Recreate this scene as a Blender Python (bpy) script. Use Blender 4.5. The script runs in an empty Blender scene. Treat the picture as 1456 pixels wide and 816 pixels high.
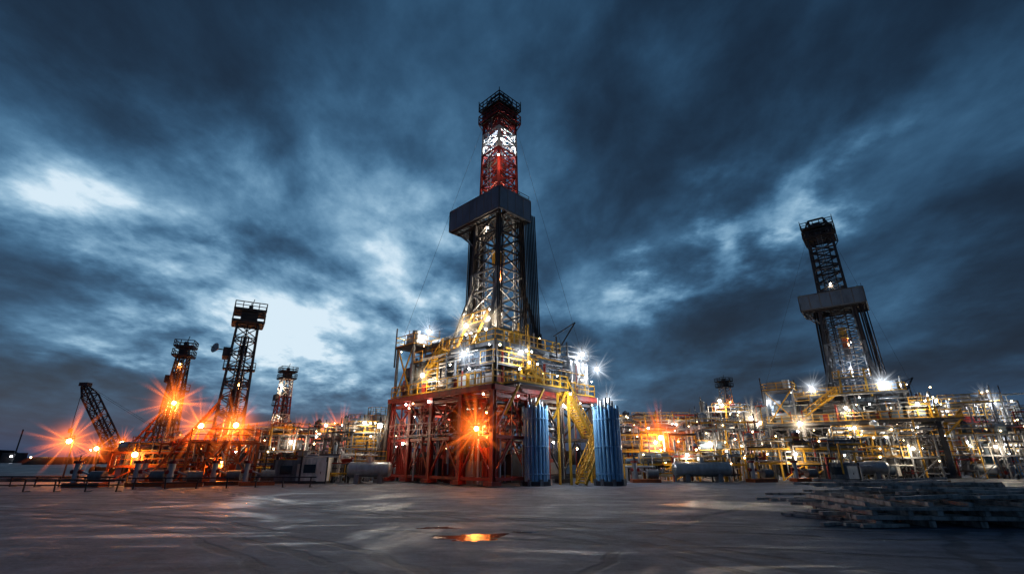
import bpy, math, random
from mathutils import Vector, Matrix
R=random.Random(7)
scene=bpy.context.scene
scene.view_settings.view_transform='Standard'
scene.view_settings.look='None'
scene.view_settings.exposure=0
rad=math.radians
# ---------------------------------------------------------------- materials
MATS={}
def mat(name,col,rough=.5,metal=0.,dirt=(.05,.035,.025),amt=.5,scale=1.5,bump=.0):
    m=bpy.data.materials.new(name); m.use_nodes=True
    nt=m.node_tree; N=nt.nodes; L=nt.links
    b=N['Principled BSDF']
    tc=N.new('ShaderNodeTexCoord')
    n=N.new('ShaderNodeTexNoise'); n.inputs['Scale'].default_value=scale; n.inputs['Detail'].default_value=6; n.inputs['Roughness'].default_value=.65
    mp=N.new('ShaderNodeMapping'); mp.inputs['Scale'].default_value=(1,1,.35)
    L.new(tc.outputs['Object'],mp.inputs[0]); L.new(mp.outputs[0],n.inputs['Vector'])
    r=N.new('ShaderNodeValToRGB'); r.color_ramp.elements[0].position=.42; r.color_ramp.elements[1].position=.68
    L.new(n.outputs['Fac'],r.inputs[0])
    mu=N.new('ShaderNodeMath'); mu.operation='MULTIPLY'; mu.inputs[1].default_value=amt; L.new(r.outputs[0],mu.inputs[0])
    mx=N.new('ShaderNodeMix'); mx.data_type='RGBA'; mx.inputs[6].default_value=(*col,1); mx.inputs[7].default_value=(*dirt,1)
    L.new(mu.outputs[0],mx.inputs[0]); L.new(mx.outputs[2],b.inputs['Base Color'])
    ma=N.new('ShaderNodeMath'); ma.operation='MULTIPLY_ADD'; ma.inputs[1].default_value=.35; ma.inputs[2].default_value=rough-.1
    L.new(n.outputs['Fac'],ma.inputs[0]); L.new(ma.outputs[0],b.inputs['Roughness'])
    b.inputs['Metallic'].default_value=metal
    MATS[name]=m; return m
def emis(name,col,s):
    m=bpy.data.materials.new(name); m.use_nodes=True
    nt=m.node_tree; nt.nodes.clear()
    e=nt.nodes.new('ShaderNodeEmission'); o=nt.nodes.new('ShaderNodeOutputMaterial')
    e.inputs[0].default_value=(*col,1); e.inputs[1].default_value=s
    nt.links.new(e.outputs[0],o.inputs[0]); MATS[name]=m; return m
def starburst(name,col,k,ks):
    # self-glowing volume imitating lamp starbursts: soft core plus emissive rays (3-D pattern)
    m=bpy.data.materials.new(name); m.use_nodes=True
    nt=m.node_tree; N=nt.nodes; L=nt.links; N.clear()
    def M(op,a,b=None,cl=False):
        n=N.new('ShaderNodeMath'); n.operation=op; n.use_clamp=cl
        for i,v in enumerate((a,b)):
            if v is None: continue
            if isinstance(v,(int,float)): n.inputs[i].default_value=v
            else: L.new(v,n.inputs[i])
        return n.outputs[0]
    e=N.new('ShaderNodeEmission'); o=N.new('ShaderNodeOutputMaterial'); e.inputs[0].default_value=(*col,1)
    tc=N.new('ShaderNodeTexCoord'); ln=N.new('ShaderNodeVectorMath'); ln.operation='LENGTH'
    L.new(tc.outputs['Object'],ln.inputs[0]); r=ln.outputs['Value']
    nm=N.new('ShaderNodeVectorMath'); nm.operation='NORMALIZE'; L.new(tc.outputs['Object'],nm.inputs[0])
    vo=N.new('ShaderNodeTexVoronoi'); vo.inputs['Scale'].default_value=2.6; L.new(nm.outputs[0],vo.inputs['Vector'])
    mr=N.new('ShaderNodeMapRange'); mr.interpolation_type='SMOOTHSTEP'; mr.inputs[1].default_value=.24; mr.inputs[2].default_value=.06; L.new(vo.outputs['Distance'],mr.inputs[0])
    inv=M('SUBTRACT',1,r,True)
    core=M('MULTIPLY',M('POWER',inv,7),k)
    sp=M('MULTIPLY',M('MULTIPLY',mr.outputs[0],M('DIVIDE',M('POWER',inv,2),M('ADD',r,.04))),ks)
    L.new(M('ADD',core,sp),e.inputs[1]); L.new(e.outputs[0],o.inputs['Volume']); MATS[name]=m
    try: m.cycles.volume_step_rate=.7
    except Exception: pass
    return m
mat('red_paint',(.24,.016,.011),.42,0,(.035,.012,.01),.8)
mat('yellow_paint',(.6,.32,.02),.45,0,(.12,.07,.03),.55)
mat('white_paint',(.7,.7,.68),.5,0,(.2,.15,.1),.5)
mat('dark_steel',(.045,.05,.06),.45,.5,(.08,.04,.025),.5)
mat('grey_steel',(.2,.22,.25),.42,.4,(.08,.06,.045),.6)
mat('galvanised',(.45,.47,.5),.33,.8,(.18,.16,.14),.55)
mat('panel_grey',(.17,.24,.33),.45,.2,(.07,.08,.09),.65,.8)
mat('blue_tank_paint',(.22,.48,.76),.35,.2,(.08,.22,.4),.7,1.2)
mat('drill_pipe_steel',(.035,.035,.04),.35,.7,(.1,.06,.04),.4)
mat('orange_paint',(.4,.08,.015),.5,0,(.08,.03,.02),.6)
mat('weathered_wood',(.5,.46,.43),.75,0,(.06,.05,.045),.95,3.5)
mat('rubber',(.02,.02,.02),.8)
mat('glass_dark',(.02,.03,.04),.1)
emis('white_lamp',(1,.93,.82),70)
emis('cool_lamp',(.9,.95,1),70)
emis('orange_lamp',(1,.5,.12),80)
emis('small_lamp',(1,.72,.36),18)
starburst('warm_starburst',(1,.78,.5),2.2,2.2)
starburst('cool_starburst',(.85,.92,1),2.0,2.0)
starburst('orange_starburst',(1,.17,.02),3.2,3.4)
# ---------------------------------------------------------------- mesh builder
class MB:
    def __init__(s,S=(1,1,1)): s.v=[];s.f=[];s.m=[];s.sm=[];s.S=S
    def add(s,vs,fs,m,smooth=False):
        o=len(s.v); s.v+= [tuple(v) for v in vs]
        for f in fs: s.f.append([i+o for i in f]); s.m.append(m); s.sm.append(smooth)
    def box(s,c,d,m,rz=0,mtx=None):
        vs=[]
        M=mtx or Matrix.Rotation(rz,3,'Z')
        for z in(-.5,.5):
            for x,y in((-.5,-.5),(.5,-.5),(.5,.5),(-.5,.5)):
                vs.append(Vector(c)+M@Vector((x*d[0],y*d[1],z*d[2])))
        s.add(vs,[(3,2,1,0),(4,5,6,7),(0,1,5,4),(1,2,6,5),(2,3,7,6),(3,0,4,7)],m)
    def bar(s,p,q,w,m,n=4,r2=None,caps=True):
        p=Vector(p);q=Vector(q);d=q-p
        if d.length<1e-5:return
        d.normalize()
        a=Vector((0,0,1)) if abs(d.z)<.9 else Vector((1,0,0))
        u=d.cross(a).normalized(); t=d.cross(u)
        r=w/2*(1.414 if n==4 else 1); rr=r if r2 is None else r2/2
        vs=[]
        for P,q_ in((p,r),(q,rr)):
            for i in range(n):
                an=2*math.pi*(i+.5)/n
                vs.append(P+u*math.cos(an)*q_+t*math.sin(an)*q_)
        fs=[(i,(i+1)%n,n+(i+1)%n,n+i) for i in range(n)]
        s.add(vs,fs,m,n>=8)
        if caps: s.add(vs,[tuple(range(n))[::-1],tuple(range(n,2*n))],m)
    def cyl(s,p,q,r,m,n=16,r2=None): s.bar(p,q,2*r,m,n,None if r2 is None else 2*r2)
    def sph(s,c,r,m,n=10,k=6,sz=1):
        vs=[];fs=[]
        for j in range(k+1):
            th=math.pi*j/k
            for i in range(n):
                a=2*math.pi*i/n
                vs.append((c[0]+r*math.sin(th)*math.cos(a),c[1]+r*math.sin(th)*math.sin(a),c[2]+r*sz*math.cos(th)))
        for j in range(k):
            for i in range(n): fs.append((j*n+i,(j+1)*n+i,(j+1)*n+(i+1)%n,j*n+(i+1)%n))
        s.add(vs,fs,m,True)
    def vessel(s,p,q,r,m,n=18):
        p=Vector(p);q=Vector(q);d=(q-p).normalized()
        s.cyl(p,q,r,m,n)
        s.bar(q,q+d*r*.3,2*r,m,n,1.5*r); s.bar(p,p-d*r*.3,2*r,m,n,1.5*r)
        s.bar(q+d*r*.3,q+d*r*.45,1.5*r,m,n,.5*r); s.bar(p-d*r*.3,p-d*r*.45,1.5*r,m,n,.5*r)
        for t in(.2,.5,.8):
            c=p+(q-p)*t; s.cyl(c-d*.06,c+d*.06,r*1.03,m,n)
    def rail(s,pts,m,h=1.1,w=.07,step=1.5):
        for a,b in zip(pts[:-1],pts[1:]):
            a=Vector(a);b=Vector(b);L=(b-a).length;k=max(1,int(L/step))
            up=Vector((0,0,h))
            s.bar(a+up,b+up,w,m); s.bar(a+up*.55,b+up*.55,w*.8,m); s.bar(a+Vector((0,0,.08)),b+Vector((0,0,.08)),w*1.4,m)
            for i in range(k+1):
                c=a+(b-a)*i/k; s.bar(c,c+up,w,m)
    def rrail(s,x0,x1,y0,y1,z,m,**k):
        s.rail([(x0,y0,z),(x1,y0,z),(x1,y1,z),(x0,y1,z),(x0,y0,z)],m,**k)
    def stairs(s,p,q,wd,side,m):
        p=Vector(p);q=Vector(q);sd=Vector(side).normalized()*wd
        for o in(Vector((0,0,0)),sd):
            s.bar(p+o,q+o,.22,m)
            up=Vector((0,0,1.))
            s.bar(p+o+up,q+o+up,.08,m); s.bar(p+o+up*.5,q+o+up*.5,.06,m)
            for i in range(9):
                c=p+o+(q-p)*i/8; s.bar(c,c+up,.07,m)
        k=int(abs(p.z-q.z)/.22)
        for i in range(k):
            c=p+(q-p)*(i+.5)/k
            s.bar(c,c+sd,.14,m)
    def lattice(s,c,z0,z1,w0,w1,n,leg,br,mf,top=True):
        for i in range(n):
            a=z0+(z1-z0)*i/n; b=z0+(z1-z0)*(i+1)/n
            wa=w0+(w1-w0)*i/n; wb=w0+(w1-w0)*(i+1)/n
            A=[Vector((c[0]+x*wa/2,c[1]+y*wa/2,a)) for x,y in((-1,-1),(1,-1),(1,1),(-1,1))]
            B=[Vector((c[0]+x*wb/2,c[1]+y*wb/2,b)) for x,y in((-1,-1),(1,-1),(1,1),(-1,1))]
            m=mf((a+b)/2)
            for j in range(4):
                k=(j+1)%4
                s.bar(A[j],B[j],leg,m); s.bar(B[j],B[k],br*1.2,m)
                s.bar(A[j],B[k],br,m); s.bar(A[k],B[j],br,m)
    def truss(s,p,q,w,n,leg,br,m,w1=None):
        p=Vector(p);q=Vector(q);d=(q-p).normalized()
        a=Vector((0,0,1)) if abs(d.z)<.9 else Vector((0,1,0))
        u=d.cross(a).normalized();t=d.cross(u); w1=w1 or w
        def ring(i):
            ww=(w+(w1-w)*i/n)/2; c=p+(q-p)*i/n
            return [c+u*x*ww+t*y*ww for x,y in((-1,-1),(1,-1),(1,1),(-1,1))]
        for i in range(n):
            A=ring(i);B=ring(i+1)
            for j in range(4):
                k=(j+1)%4; s.bar(A[j],B[j],leg,m); s.bar(B[j],B[k],br,m); s.bar(A[j],B[k],br,m)
    def build(s,name,parent=None,loc=None,rz=0):
        me=bpy.data.meshes.new(name)
        used=sorted(set(s.m)); rm={k:i for i,k in enumerate(used)}
        me.from_pydata([(v[0]*s.S[0],v[1]*s.S[1],v[2]*s.S[2]) for v in s.v],[],s.f)
        for k in used: me.materials.append(MATS[k])
        me.polygons.foreach_set('material_index',[rm[k] for k in s.m])
        me.polygons.foreach_set('use_smooth',s.sm)
        me.update()
        o=bpy.data.objects.new(name,me); scene.collection.objects.link(o)
        if parent: o.parent=parent
        if loc: o.location=loc
        o.rotation_euler[2]=rz
        return o
def empty(name,loc,rz=0):
    e=bpy.data.objects.new(name,None); e.location=loc; e.rotation_euler[2]=rz
    e.empty_display_size=.5; scene.collection.objects.link(e); return e
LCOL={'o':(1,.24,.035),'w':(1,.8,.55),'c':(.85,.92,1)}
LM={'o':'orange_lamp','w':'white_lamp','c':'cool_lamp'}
HM={'o':'orange_starburst','w':'warm_starburst','c':'cool_starburst'}
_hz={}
def starburst_mesh(k):
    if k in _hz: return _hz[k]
    b=MB(); b.sph((0,0,0),1,HM[k],16,10); o=b.build('tmp'); me=o.data; bpy.data.objects.remove(o); me.name='starburst_'+k
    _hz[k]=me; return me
LR=random.Random(77)
def light(parent,p,kind,power,hz=0,rad_=.15,off=(0,0,-.35)):
    l=bpy.data.lights.new('lamp_light','POINT'); l.energy=power; l.color=LCOL[kind]; l.shadow_soft_size=rad_
    o=bpy.data.objects.new('lamp_light',l); scene.collection.objects.link(o); o.parent=parent
    o.location=Vector(p)+Vector(off)
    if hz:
        h=bpy.data.objects.new('lamp_starburst',starburst_mesh(kind)); scene.collection.objects.link(h); h.parent=parent  # emissive glow ball added around the bulb
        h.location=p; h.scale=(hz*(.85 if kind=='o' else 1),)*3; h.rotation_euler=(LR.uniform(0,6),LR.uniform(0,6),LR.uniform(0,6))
def flood(mb,p,kind,r=.2):
    p=Vector(p)
    mb.sph(p,r,LM[kind]); mb.box(p+Vector((0,0,r*1.3)),(r*2.6,r*2.6,r*.5),'dark_steel')
    mb.bar(p+Vector((0,0,r*1.5)),p+Vector((0,0,r*1.5+.5)),.08,'dark_steel')
# ---------------------------------------------------------------- drilling rig
def rig(loc,yaw,S,seed,banded,lamps,frame='red_paint',by1=5.2):
    rr=random.Random(seed)
    E=empty('drilling_rig',loc,yaw)
    x0,x1,y0,y1=-6.5,7.5,-6.5,9.
    b=MB(S)
    xs=[-6.2,-2.2,2.2,6.9]; ys=[-6.2,-2.2,2,5.4,8.7]
    f2='dark_steel'
    for x in xs:
        for y in ys:
            fm=frame if x<2 else f2
            b.box((x,y,3.9),(.36,.12,7.2),fm); b.box((x-.17,y,3.9),(.08,.4,7.2),fm); b.box((x+.17,y,3.9),(.08,.4,7.2),fm)
            b.box((x,y,.25),(1,1,.3),fm)
    for x in xs:
        fm=frame if x<2 else f2
        for ya,yb in zip(ys[:-1],ys[1:]):
            for z in(.55,3.7,6.9): b.bar((x,ya,z),(x,yb,z),.24,fm)
            b.bar((x,ya,.6),(x,(ya+yb)/2,3.7),.14,fm); b.bar((x,yb,.6),(x,(ya+yb)/2,3.7),.14,fm)
            b.bar((x,ya,3.8),(x,yb,6.9),.14,fm); b.bar((x,yb,3.8),(x,ya,6.9),.14,fm)
            b.bar((x,(ya+yb)/2,3.7),(x,(ya+yb)/2,6.9),.12,fm)
    for y in ys:
        for i,(xa,xb) in enumerate(zip(xs[:-1],xs[1:])):
            fm=frame if i==0 else f2
            for z in(.55,3.7,6.9): b.bar((xa,y,z),(xb,y,z),.24,fm)
            b.bar((xa,y,3.8),((xa+xb)/2,y,6.9),.14,fm); b.bar((xb,y,3.8),((xa+xb)/2,y,6.9),.14,fm)
            b.bar((xa,y,.6),((xa+xb)/2,y,3.7),.13,fm)
    pal=[frame,frame,'grey_steel','dark_steel','dark_steel']
    for i in range(26):
        x=rr.uniform(-5,6);y=rr.uniform(-5,8);h=rr.uniform(.8,2.6)
        dx,dy=rr.uniform(.6,2.),rr.uniform(.6,2.)
        m=rr.choice(pal); b.box((x,y,h/2+.1),(dx,dy,h),m)
        b.box((x,y,h+.2),(dx*.5,dy*.5,.5),rr.choice(pal)); b.cyl((x-dx/2-.1,y,h*.5),(x-dx/2-.1,y,h+1.4),.07,'galvanised',6)
    for i in range(30):
        x=rr.uniform(-6,6);y=rr.uniform(-6,8);z=rr.uniform(2.8,6.6);q=rr.uniform(.06,.2)
        if rr.random()<.5: b.cyl((x,rr.uniform(-6,0),z),(x,rr.uniform(2,8.4),z),q,rr.choice(['galvanised',frame,'dark_steel']),8)
        else: b.cyl((-6.4,y,z),(rr.uniform(-2,7),y,z),q,rr.choice(['galvanised',frame,'dark_steel']),8)
    for i in range(60):
        x=rr.uniform(-6.6,-5.2) if i%2 else rr.uniform(-6,6.8); y=rr.uniform(-6,8.5) if i%2 else rr.uniform(-6.6,-5.3)
        z0=rr.choice([.2,.2,2.5,3.8]); b.cyl((x,y,z0),(x,y,rr.uniform(z0+1.5,7.2)),rr.uniform(.03,.1),rr.choice(['galvanised',frame,frame,'dark_steel']),8)
    for ya,yb,z0,z1 in((-5.9,-3.7,.7,2.9),(-1.6,-.2,4.2,6.3),(2.6,4.4,.7,2.2),(6.3,8.,.7,3.)):
        b.box((-5.8,(ya+yb)/2,(z0+z1)/2),(.08,yb-ya,z1-z0),frame)
        for k in range(5):
            yy=ya+(yb-ya)*(k+.5)/5; b.box((-5.88,yy,(z0+z1)/2),(.08,.08,z1-z0),frame)
    b.box((-6.0,1,3.95),(.9,13,.06),'dark_steel'); b.rail([(-6.55,-5.9,4),(-6.55,8.4,4)],frame,w=.06)
    b.bar((-6.4,9.3,.2),(-6.4,8.9,7.4),.4,'dark_steel'); b.bar((-6.4,10.6,.2),(-6.4,8.9,6.4),.3,'dark_steel')
    b.bar((-6.4,11.4,1.2),(-6.4,9,4.8),.5,'dark_steel',10)
    b.build('substructure',E)
    b=MB(S)
    z=.1
    for r,h in((.9,.4),(.5,.5),(1.1,.7),(.6,.3),(1.1,.7),(.6,.3),(.9,1.1),(.4,1.2)):
        b.cyl((0,0,z),(0,0,z+h),r,'orange_paint',16); z+=h
    for k in(1.5,2.6): b.cyl((-2,0,k),(2,0,k),.35,'orange_paint',12)
    b.build('blowout_preventer',E)
    # main deck
    b=MB(S)
    b.box(((x0+x1)/2,(y0+y1)/2,7.65),(x1-x0,y1-y0,.16),'dark_steel')
    for i in range(12):
        y=y0+.3+(y1-y0-.6)*i/11; b.box(((x0+x1)/2,y,7.4),(x1-x0-.3,.14,.34),frame)
    for a,c in(((x0,y0),(x1,y0)),((x1,y0),(x1,y1)),((x1,y1),(x0,y1)),((x0,y1),(x0,y0))):
        b.bar((a[0],a[1],7.5),(c[0],c[1],7.5),.42,'red_paint' if banded else 'dark_steel')
    b.rrail(x0+.1,x1-.1,y0+.1,y1-.1,7.8,'yellow_paint',w=.08)
    b.box((-2.2,-7.4,7.72),(6.5,1.9,.14),'dark_steel'); b.rail([(-5.4,-6.6,7.8),(-5.4,-8.2,7.8),(.9,-8.2,7.8)],'yellow_paint',w=.09,step=1)
    for x in(-5.2,-2.2,.8): b.bar((x,-8.1,7.6),(x,-6.5,5.4),.16,'yellow_paint')
    b.box((-4.3,-5.2,9.55),(3.6,1.6,.12),'dark_steel'); b.rail([(-6.1,-4.4,9.6),(-6.1,-6,9.6),(-2.5,-6,9.6),(-2.5,-4.4,9.6)],'yellow_paint')
    for x in(-6,-2.6): b.bar((x,-5.9,7.8),(x,-5.9,9.6),.14,'yellow_paint')
    b.stairs((-2.3,-5.6,9.6),(.4,-5.6,7.8),.9,(0,-1,0),'yellow_paint')
    b.stairs((.9,-7.2,7.7),(4.2,-7.2,3.9),.95,(0,-1,0),'yellow_paint')
    b.box((4.8,-7.6,3.85),(1.3,1.2,.1),'yellow_paint'); b.rail([(4.2,-8.2,3.9),(5.4,-8.2,3.9),(5.4,-7,3.9)],'yellow_paint')
    b.stairs((4.2,-8.5,3.8),(1.2,-8.5,.1),.9,(0,-1,0),'yellow_paint')
    for x,y in((4.2,-8.2),(5.4,-8.2),(.9,-8.2),(.9,-7),(5.4,-7)): b.bar((x,y,0),(x,y,7.7 if x<2 else 3.9),.16,'yellow_paint')
    b.build('main_deck',E)
    b=MB(S)
    def cabin(cx,cy,z,dx,dy,dz,m):
        b.box((cx,cy,z+dz/2),(dx,dy,dz),m); b.box((cx,cy,z+dz+.06),(dx+.25,dy+.25,.12),'dark_steel')
        k=int(dy/.35)
        for i in range(k): b.box((cx-dx/2-.03,cy-dy/2+dy*(i+.5)/k,z+dz/2),(.06,.1,dz*.94),m)
        k=int(dx/.35)
        for i in range(k): b.box((cx-dx/2+dx*(i+.5)/k,cy-dy/2-.03,z+dz/2),(.1,.06,dz*.94),m)
        b.box((cx-dx/2-.07,cy+dy*.15,z+dz*.6),(.06,dy*.35,dz*.25),'glass_dark')
        b.box((cx-dx/2-.07,cy-dy*.3,z+dz*.4),(.05,.8,dz*.75),'grey_steel')
    cabin(-3.4,-1.6,7.8,3,4.2,3.4,'panel_grey'); cabin(-3.8,3.4,7.8,2.4,3.4,2.9,'grey_steel')
    cabin(1.8,-4,7.8,4,2.2,3.2,'panel_grey'); cabin(-4,7.2,7.8,2.6,2.4,3.,'panel_grey')
    for x,y in((4.6,-5.3),(5.8,-5.3),(7,-5.4),(6.4,-4)):
        b.cyl((x,y,7.8),(x,y,11.2),.52,'galvanised',16); b.bar((x,y,11.2),(x,y,11.6),1.04,'galvanised',16,.3)
        for z in(8.8,10,11): b.cyl((x,y,z-.05),(x,y,z+.05),.55,'grey_steel',16)
    b.rrail(4,7.4,-5.9,-3.4,11.5,'galvanised')
    b.vessel((-5.4,5.2,8.9),(-5.4,8.2,8.9),.55,'galvanised')
    for i in range(54):
        x=rr.uniform(-6,6.5);y=rr.choice([rr.uniform(-6,-5),rr.uniform(-6,8.5)])
        if x>-4.5 and y>-4.5: x=rr.uniform(-6.2,-5.3)
        b.cyl((x,y,7.8),(x,y,rr.uniform(9,12.)),rr.uniform(.04,.14),rr.choice(['galvanised','yellow_paint','grey_steel','dark_steel','dark_steel','red_paint']),8)
    for i in range(30):
        z=rr.uniform(8.2,11.6);x=rr.uniform(-6.2,-5);y=rr.uniform(-6,3)
        b.cyl((x,y,z),(x,y+rr.uniform(2,5),z),rr.uniform(.03,.09),rr.choice(['galvanised','dark_steel','grey_steel','white_paint']),8)
        y=rr.uniform(-6.2,-5.2);x=rr.uniform(-5,3); b.cyl((x,y,z),(x+rr.uniform(2,4),y,z),rr.uniform(.03,.09),rr.choice(['galvanised','yellow_paint','grey_steel','dark_steel']),8)
    for i in range(26):
        b.box((rr.uniform(-6,-5.2),rr.uniform(-6,8.5),8.3),(rr.uniform(.4,.9),rr.uniform(.4,1.),rr.uniform(.6,1.6)),rr.choice(['grey_steel','panel_grey','red_paint','white_paint','dark_steel']))
    for cx,cy,z in((-3.4,-1.6,11.3),(-3.8,3.4,10.9),(-4,7.2,10.9),(1.8,-4.6,11.1)):
        for k in range(4):
            x=cx+rr.uniform(-1,1);y=cy+rr.uniform(-1,1); b.box((x,y,z+.3),(rr.uniform(.3,.8),rr.uniform(.3,.8),.6),rr.choice(['galvanised','grey_steel']))
    b.build('deck_machinery',E)
    # drill floor
    b=MB(S)
    b.box((0,.8,11.85),(9,10.6,.3),'dark_steel')
    for x in(-4.3,0,4.3):
        for y in(-4.3,1,5.9): b.box((x,y,9.7),(.35,.35,4),'grey_steel')
    for a,c in(((-4.5,-4.5),(4.5,-4.5)),((-4.5,6.1),(-4.5,-4.5)),((4.5,6.1),(4.5,-4.5))): b.bar((a[0],a[1],11.8),(c[0],c[1],11.8),.36,'grey_steel')
    b.rrail(-4.5,4.5,-4.5,6.1,12,'yellow_paint',step=1.1,w=.09)
    cabin(2.2,3.8,12,3,3.2,2.4,'panel_grey')
    b.box((-2.8,4.2,12.9),(2,2.4,1.8),'grey_steel'); b.cyl((-3.9,3.3,13),(-3.9,5,13),.7,'dark_steel',16)
    b.box((-3.6,-3.,12.7),(1.2,1.6,1.4),'panel_grey')
    b.cyl((-1.5,-3.8,12),(-1.5,-3.8,13.4),.5,'yellow_paint',12)
    for i in range(20):
        x=rr.uniform(-4.2,4);y=rr.choice([-4.2,-3.7,5.5]); b.cyl((x,y,12),(x,y,rr.uniform(12.8,14.6)),rr.uniform(.04,.12),rr.choice(['yellow_paint','galvanised','dark_steel']),8)
    b.bar((-4.4,-1.2,12),(-2.4,-1.2,16),.2,'yellow_paint'); b.bar((-4.4,1.2,12),(-2.4,1.2,16),.2,'yellow_paint')
    b.rail([(-3.2,-1.8,14.6),(-3.2,1.8,14.6)],'yellow_paint'); b.box((-2.9,0,14.5),(.9,3.6,.1),'dark_steel')
    b.stairs((-4.9,1.6,12),(-4.9,6,7.8),.8,(-1,0,0),'yellow_paint')
    b.bar((4.2,-4.2,12),(5.8,-5.6,15.4),.14,'dark_steel'); b.bar((5.8,-5.6,15.4),(4.4,-3.8,14.),.08,'dark_steel')
    b.build('drill_floor',E)
    b=MB(S)
    for x in(-6.1,-3.2):
        for y in(5.9,8.8): b.box((x,y,10.4),(.22,.22,5.2),'grey_steel')
    b.box((-4.65,7.35,13),(3.3,3.3,.16),'dark_steel'); b.rrail(-6.3,-3,5.7,9,13.05,'yellow_paint')
    b.box((-4.6,7.6,13.8),(1.6,1.8,1.4),'grey_steel'); b.cyl((-5.6,6.4,13),(-5.6,6.4,14.6),.4,'galvanised',12)
    b.bar((-6.1,5.9,7.8),(-6.1,8.8,13),.12,'yellow_paint'); b.bar((-6.1,8.8,7.8),(-6.1,5.9,13),.12,'yellow_paint')
    b.box((-4.65,5.,11),(3.,1.4,.1),'dark_steel'); b.rail([(-6.1,4.3,11.05),(-6.1,5.7,11.05)],'yellow_paint')
    for x,y,z in((-6.3,9.,15.2),(-3,5.9,15),(3.4,-5,13.6),(6.8,-3.6,13.8)): b.bar((x,y,11),(x,y,z),.12,'dark_steel')
    b.build('shaker_tower',E)
    # mast
    b=MB(S)
    def mf(z):
        if z<20: return 'grey_steel'  # paler lower mast: floor lamps' light put into the steel colour
        if not banded: return 'dark_steel'
        if z<29.4: return 'dark_steel'
        if 35.4<z<39.2: return 'white_paint'
        return 'red_paint'
    b.lattice((0,0),12,27,4.3,3.5,7,.34,.14,mf)
    b.lattice((0,0),27,41.5,3.,2.6,10,.26,.12,mf)
    for y in(-2.8,2.8):
        b.bar((-4.,y,12),(-1.6,y*.6,20),.28,'grey_steel'); b.bar((4.,y,12),(1.6,y*.6,20),.28,'dark_steel')
        for t in(.25,.5,.75):
            b.bar((-4+2.4*t,y*(1-.4*t),12+8*t),(-1.9,y*.7,12+8*t),.1,'grey_steel'); b.bar((4-2.4*t,y*(1-.4*t),12+8*t),(1.9,y*.7,12+8*t),.1,'grey_steel')
    for o in(-.25,.25): b.bar((-1.75,o,12),(-1.5,o,41),.06,'grey_steel')
    for i in range(80): b.bar((-1.75+.25*i/80,-.25,12.3+i*.36),(-1.75+.25*i/80,.25,12.3+i*.36),.05,'grey_steel')
    for o in(-.7,.7): b.bar((0,o,12),(0,o,41),.14,'dark_steel')
    for k in range(6): b.bar((.12*k-.3,0,23.5),(.12*k-.3,0,41),.05,'dark_steel')
    b.box((0,0,22.6),(1.1,.8,1.8),'yellow_paint'); b.cyl((0,0,20),(0,0,21.8),.35,'orange_paint',12); b.box((0,0,19),(.9,.7,1.6),'dark_steel')
    b.cyl((0,0,12),(0,0,18.5),.1,'galvanised',8)
    if banded:
        for z in(30.5,32.4,34.3,39.8): b.box((0,0,z),(1.3,1.1,.7),'red_paint'); b.rrail(-1.2,1.2,-1.2,1.2,z-.3,'red_paint',h=.8)
    for z in (34,38): b.box((-1.2,0,z),(.5,2.4,.1),'grey_steel')
    for k,(u,v) in enumerate(((-1.7,1.5),(-1.6,.9),(.9,-1.7),(1.3,-1.65),(-.9,-1.7))): b.cyl((u,v,12),(u*.9,v*.9,25+k),.09,['galvanised','drill_pipe_steel'][k%2],8)
    b.build('mast',E)
    b=MB(S)
    for i in range(7):
        for j in range(6):
            x=1.2+.26*i; y=-2.9+.24*j
            b.cyl((x+.25,y-.3,12.1),(x,y,27.6),.075,'drill_pipe_steel',6)
    for i in range(5):
        for j in range(7 if by1>5 else 3):
            x=-1.3+.28*i;y=1.9+.26*j; b.cyl((x-.1,y+.2,12.1),(x,y,27.4),.075,'drill_pipe_steel',6)
    for j in range(4): b.cyl((-2.2,-1.9-.3*j,12.1),(-1.9,-1.7-.3*j,27.3),.075,'drill_pipe_steel',6)
    b.build('racked_drill_pipe',E)
    # racking board
    b=MB(S)
    bx0,bx1,by0=-2.85,1.9,-3.1
    for a,c in(((bx0,by0),(bx1,by0)),((bx1,by0),(bx1,by1)),((bx1,by1),(bx0,by1)),((bx0,by1),(bx0,by0))):
        cx,cy=(a[0]+c[0])/2,(a[1]+c[1])/2; dx,dy=abs(a[0]-c[0]),abs(a[1]-c[1])
        b.box((cx,cy,27.85),(max(dx-.12,.1),max(dy-.12,.1),2.4),'panel_grey')
        for z in(26.6,27.85,29.1): b.bar((a[0],a[1],z),(c[0],c[1],z),.16 if z!=27.85 else .1,'grey_steel')
        k=int(max(dx,dy)/1.05)
        for i in range(k+1):
            t=i/k; b.bar((a[0]+(c[0]-a[0])*t,a[1]+(c[1]-a[1])*t,26.6),(a[0]+(c[0]-a[0])*t,a[1]+(c[1]-a[1])*t,29.1),.14,'grey_steel')
    for i in range(13):
        y=by0+.3+i*.64
        if y>by1-.2: break
        if abs(y)>1.7: b.box((-.45,y,26.7),(4.5,.12,.2),'grey_steel')
        else:
            b.box((-2.2,y,26.7),(1.1,.12,.2),'grey_steel')
    for x in(-2.6,-1.7,1.7): b.box((x,(by0+by1)/2,26.5),(.2,by1-by0-.3,.25),'dark_steel')
    b.bar((-1.5,1.5,23.5),(-1.5,by1-.3,26.5),.16,'grey_steel'); b.bar((1.5,1.5,23.5),(1.5,by1-.3,26.5),.16,'grey_steel')
    b.rrail(bx0+.2,bx1-.2,by0+.2,by1-.2,28.2,'dark_steel')
    b.rail([(bx0+.1,by0+.1,29.1),(bx1-.1,by0+.1,29.1)],'dark_steel',h=.6,w=.05)
    b.build('racking_board',E)
    b=MB(S); cm='red_paint' if banded else 'dark_steel'
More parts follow.
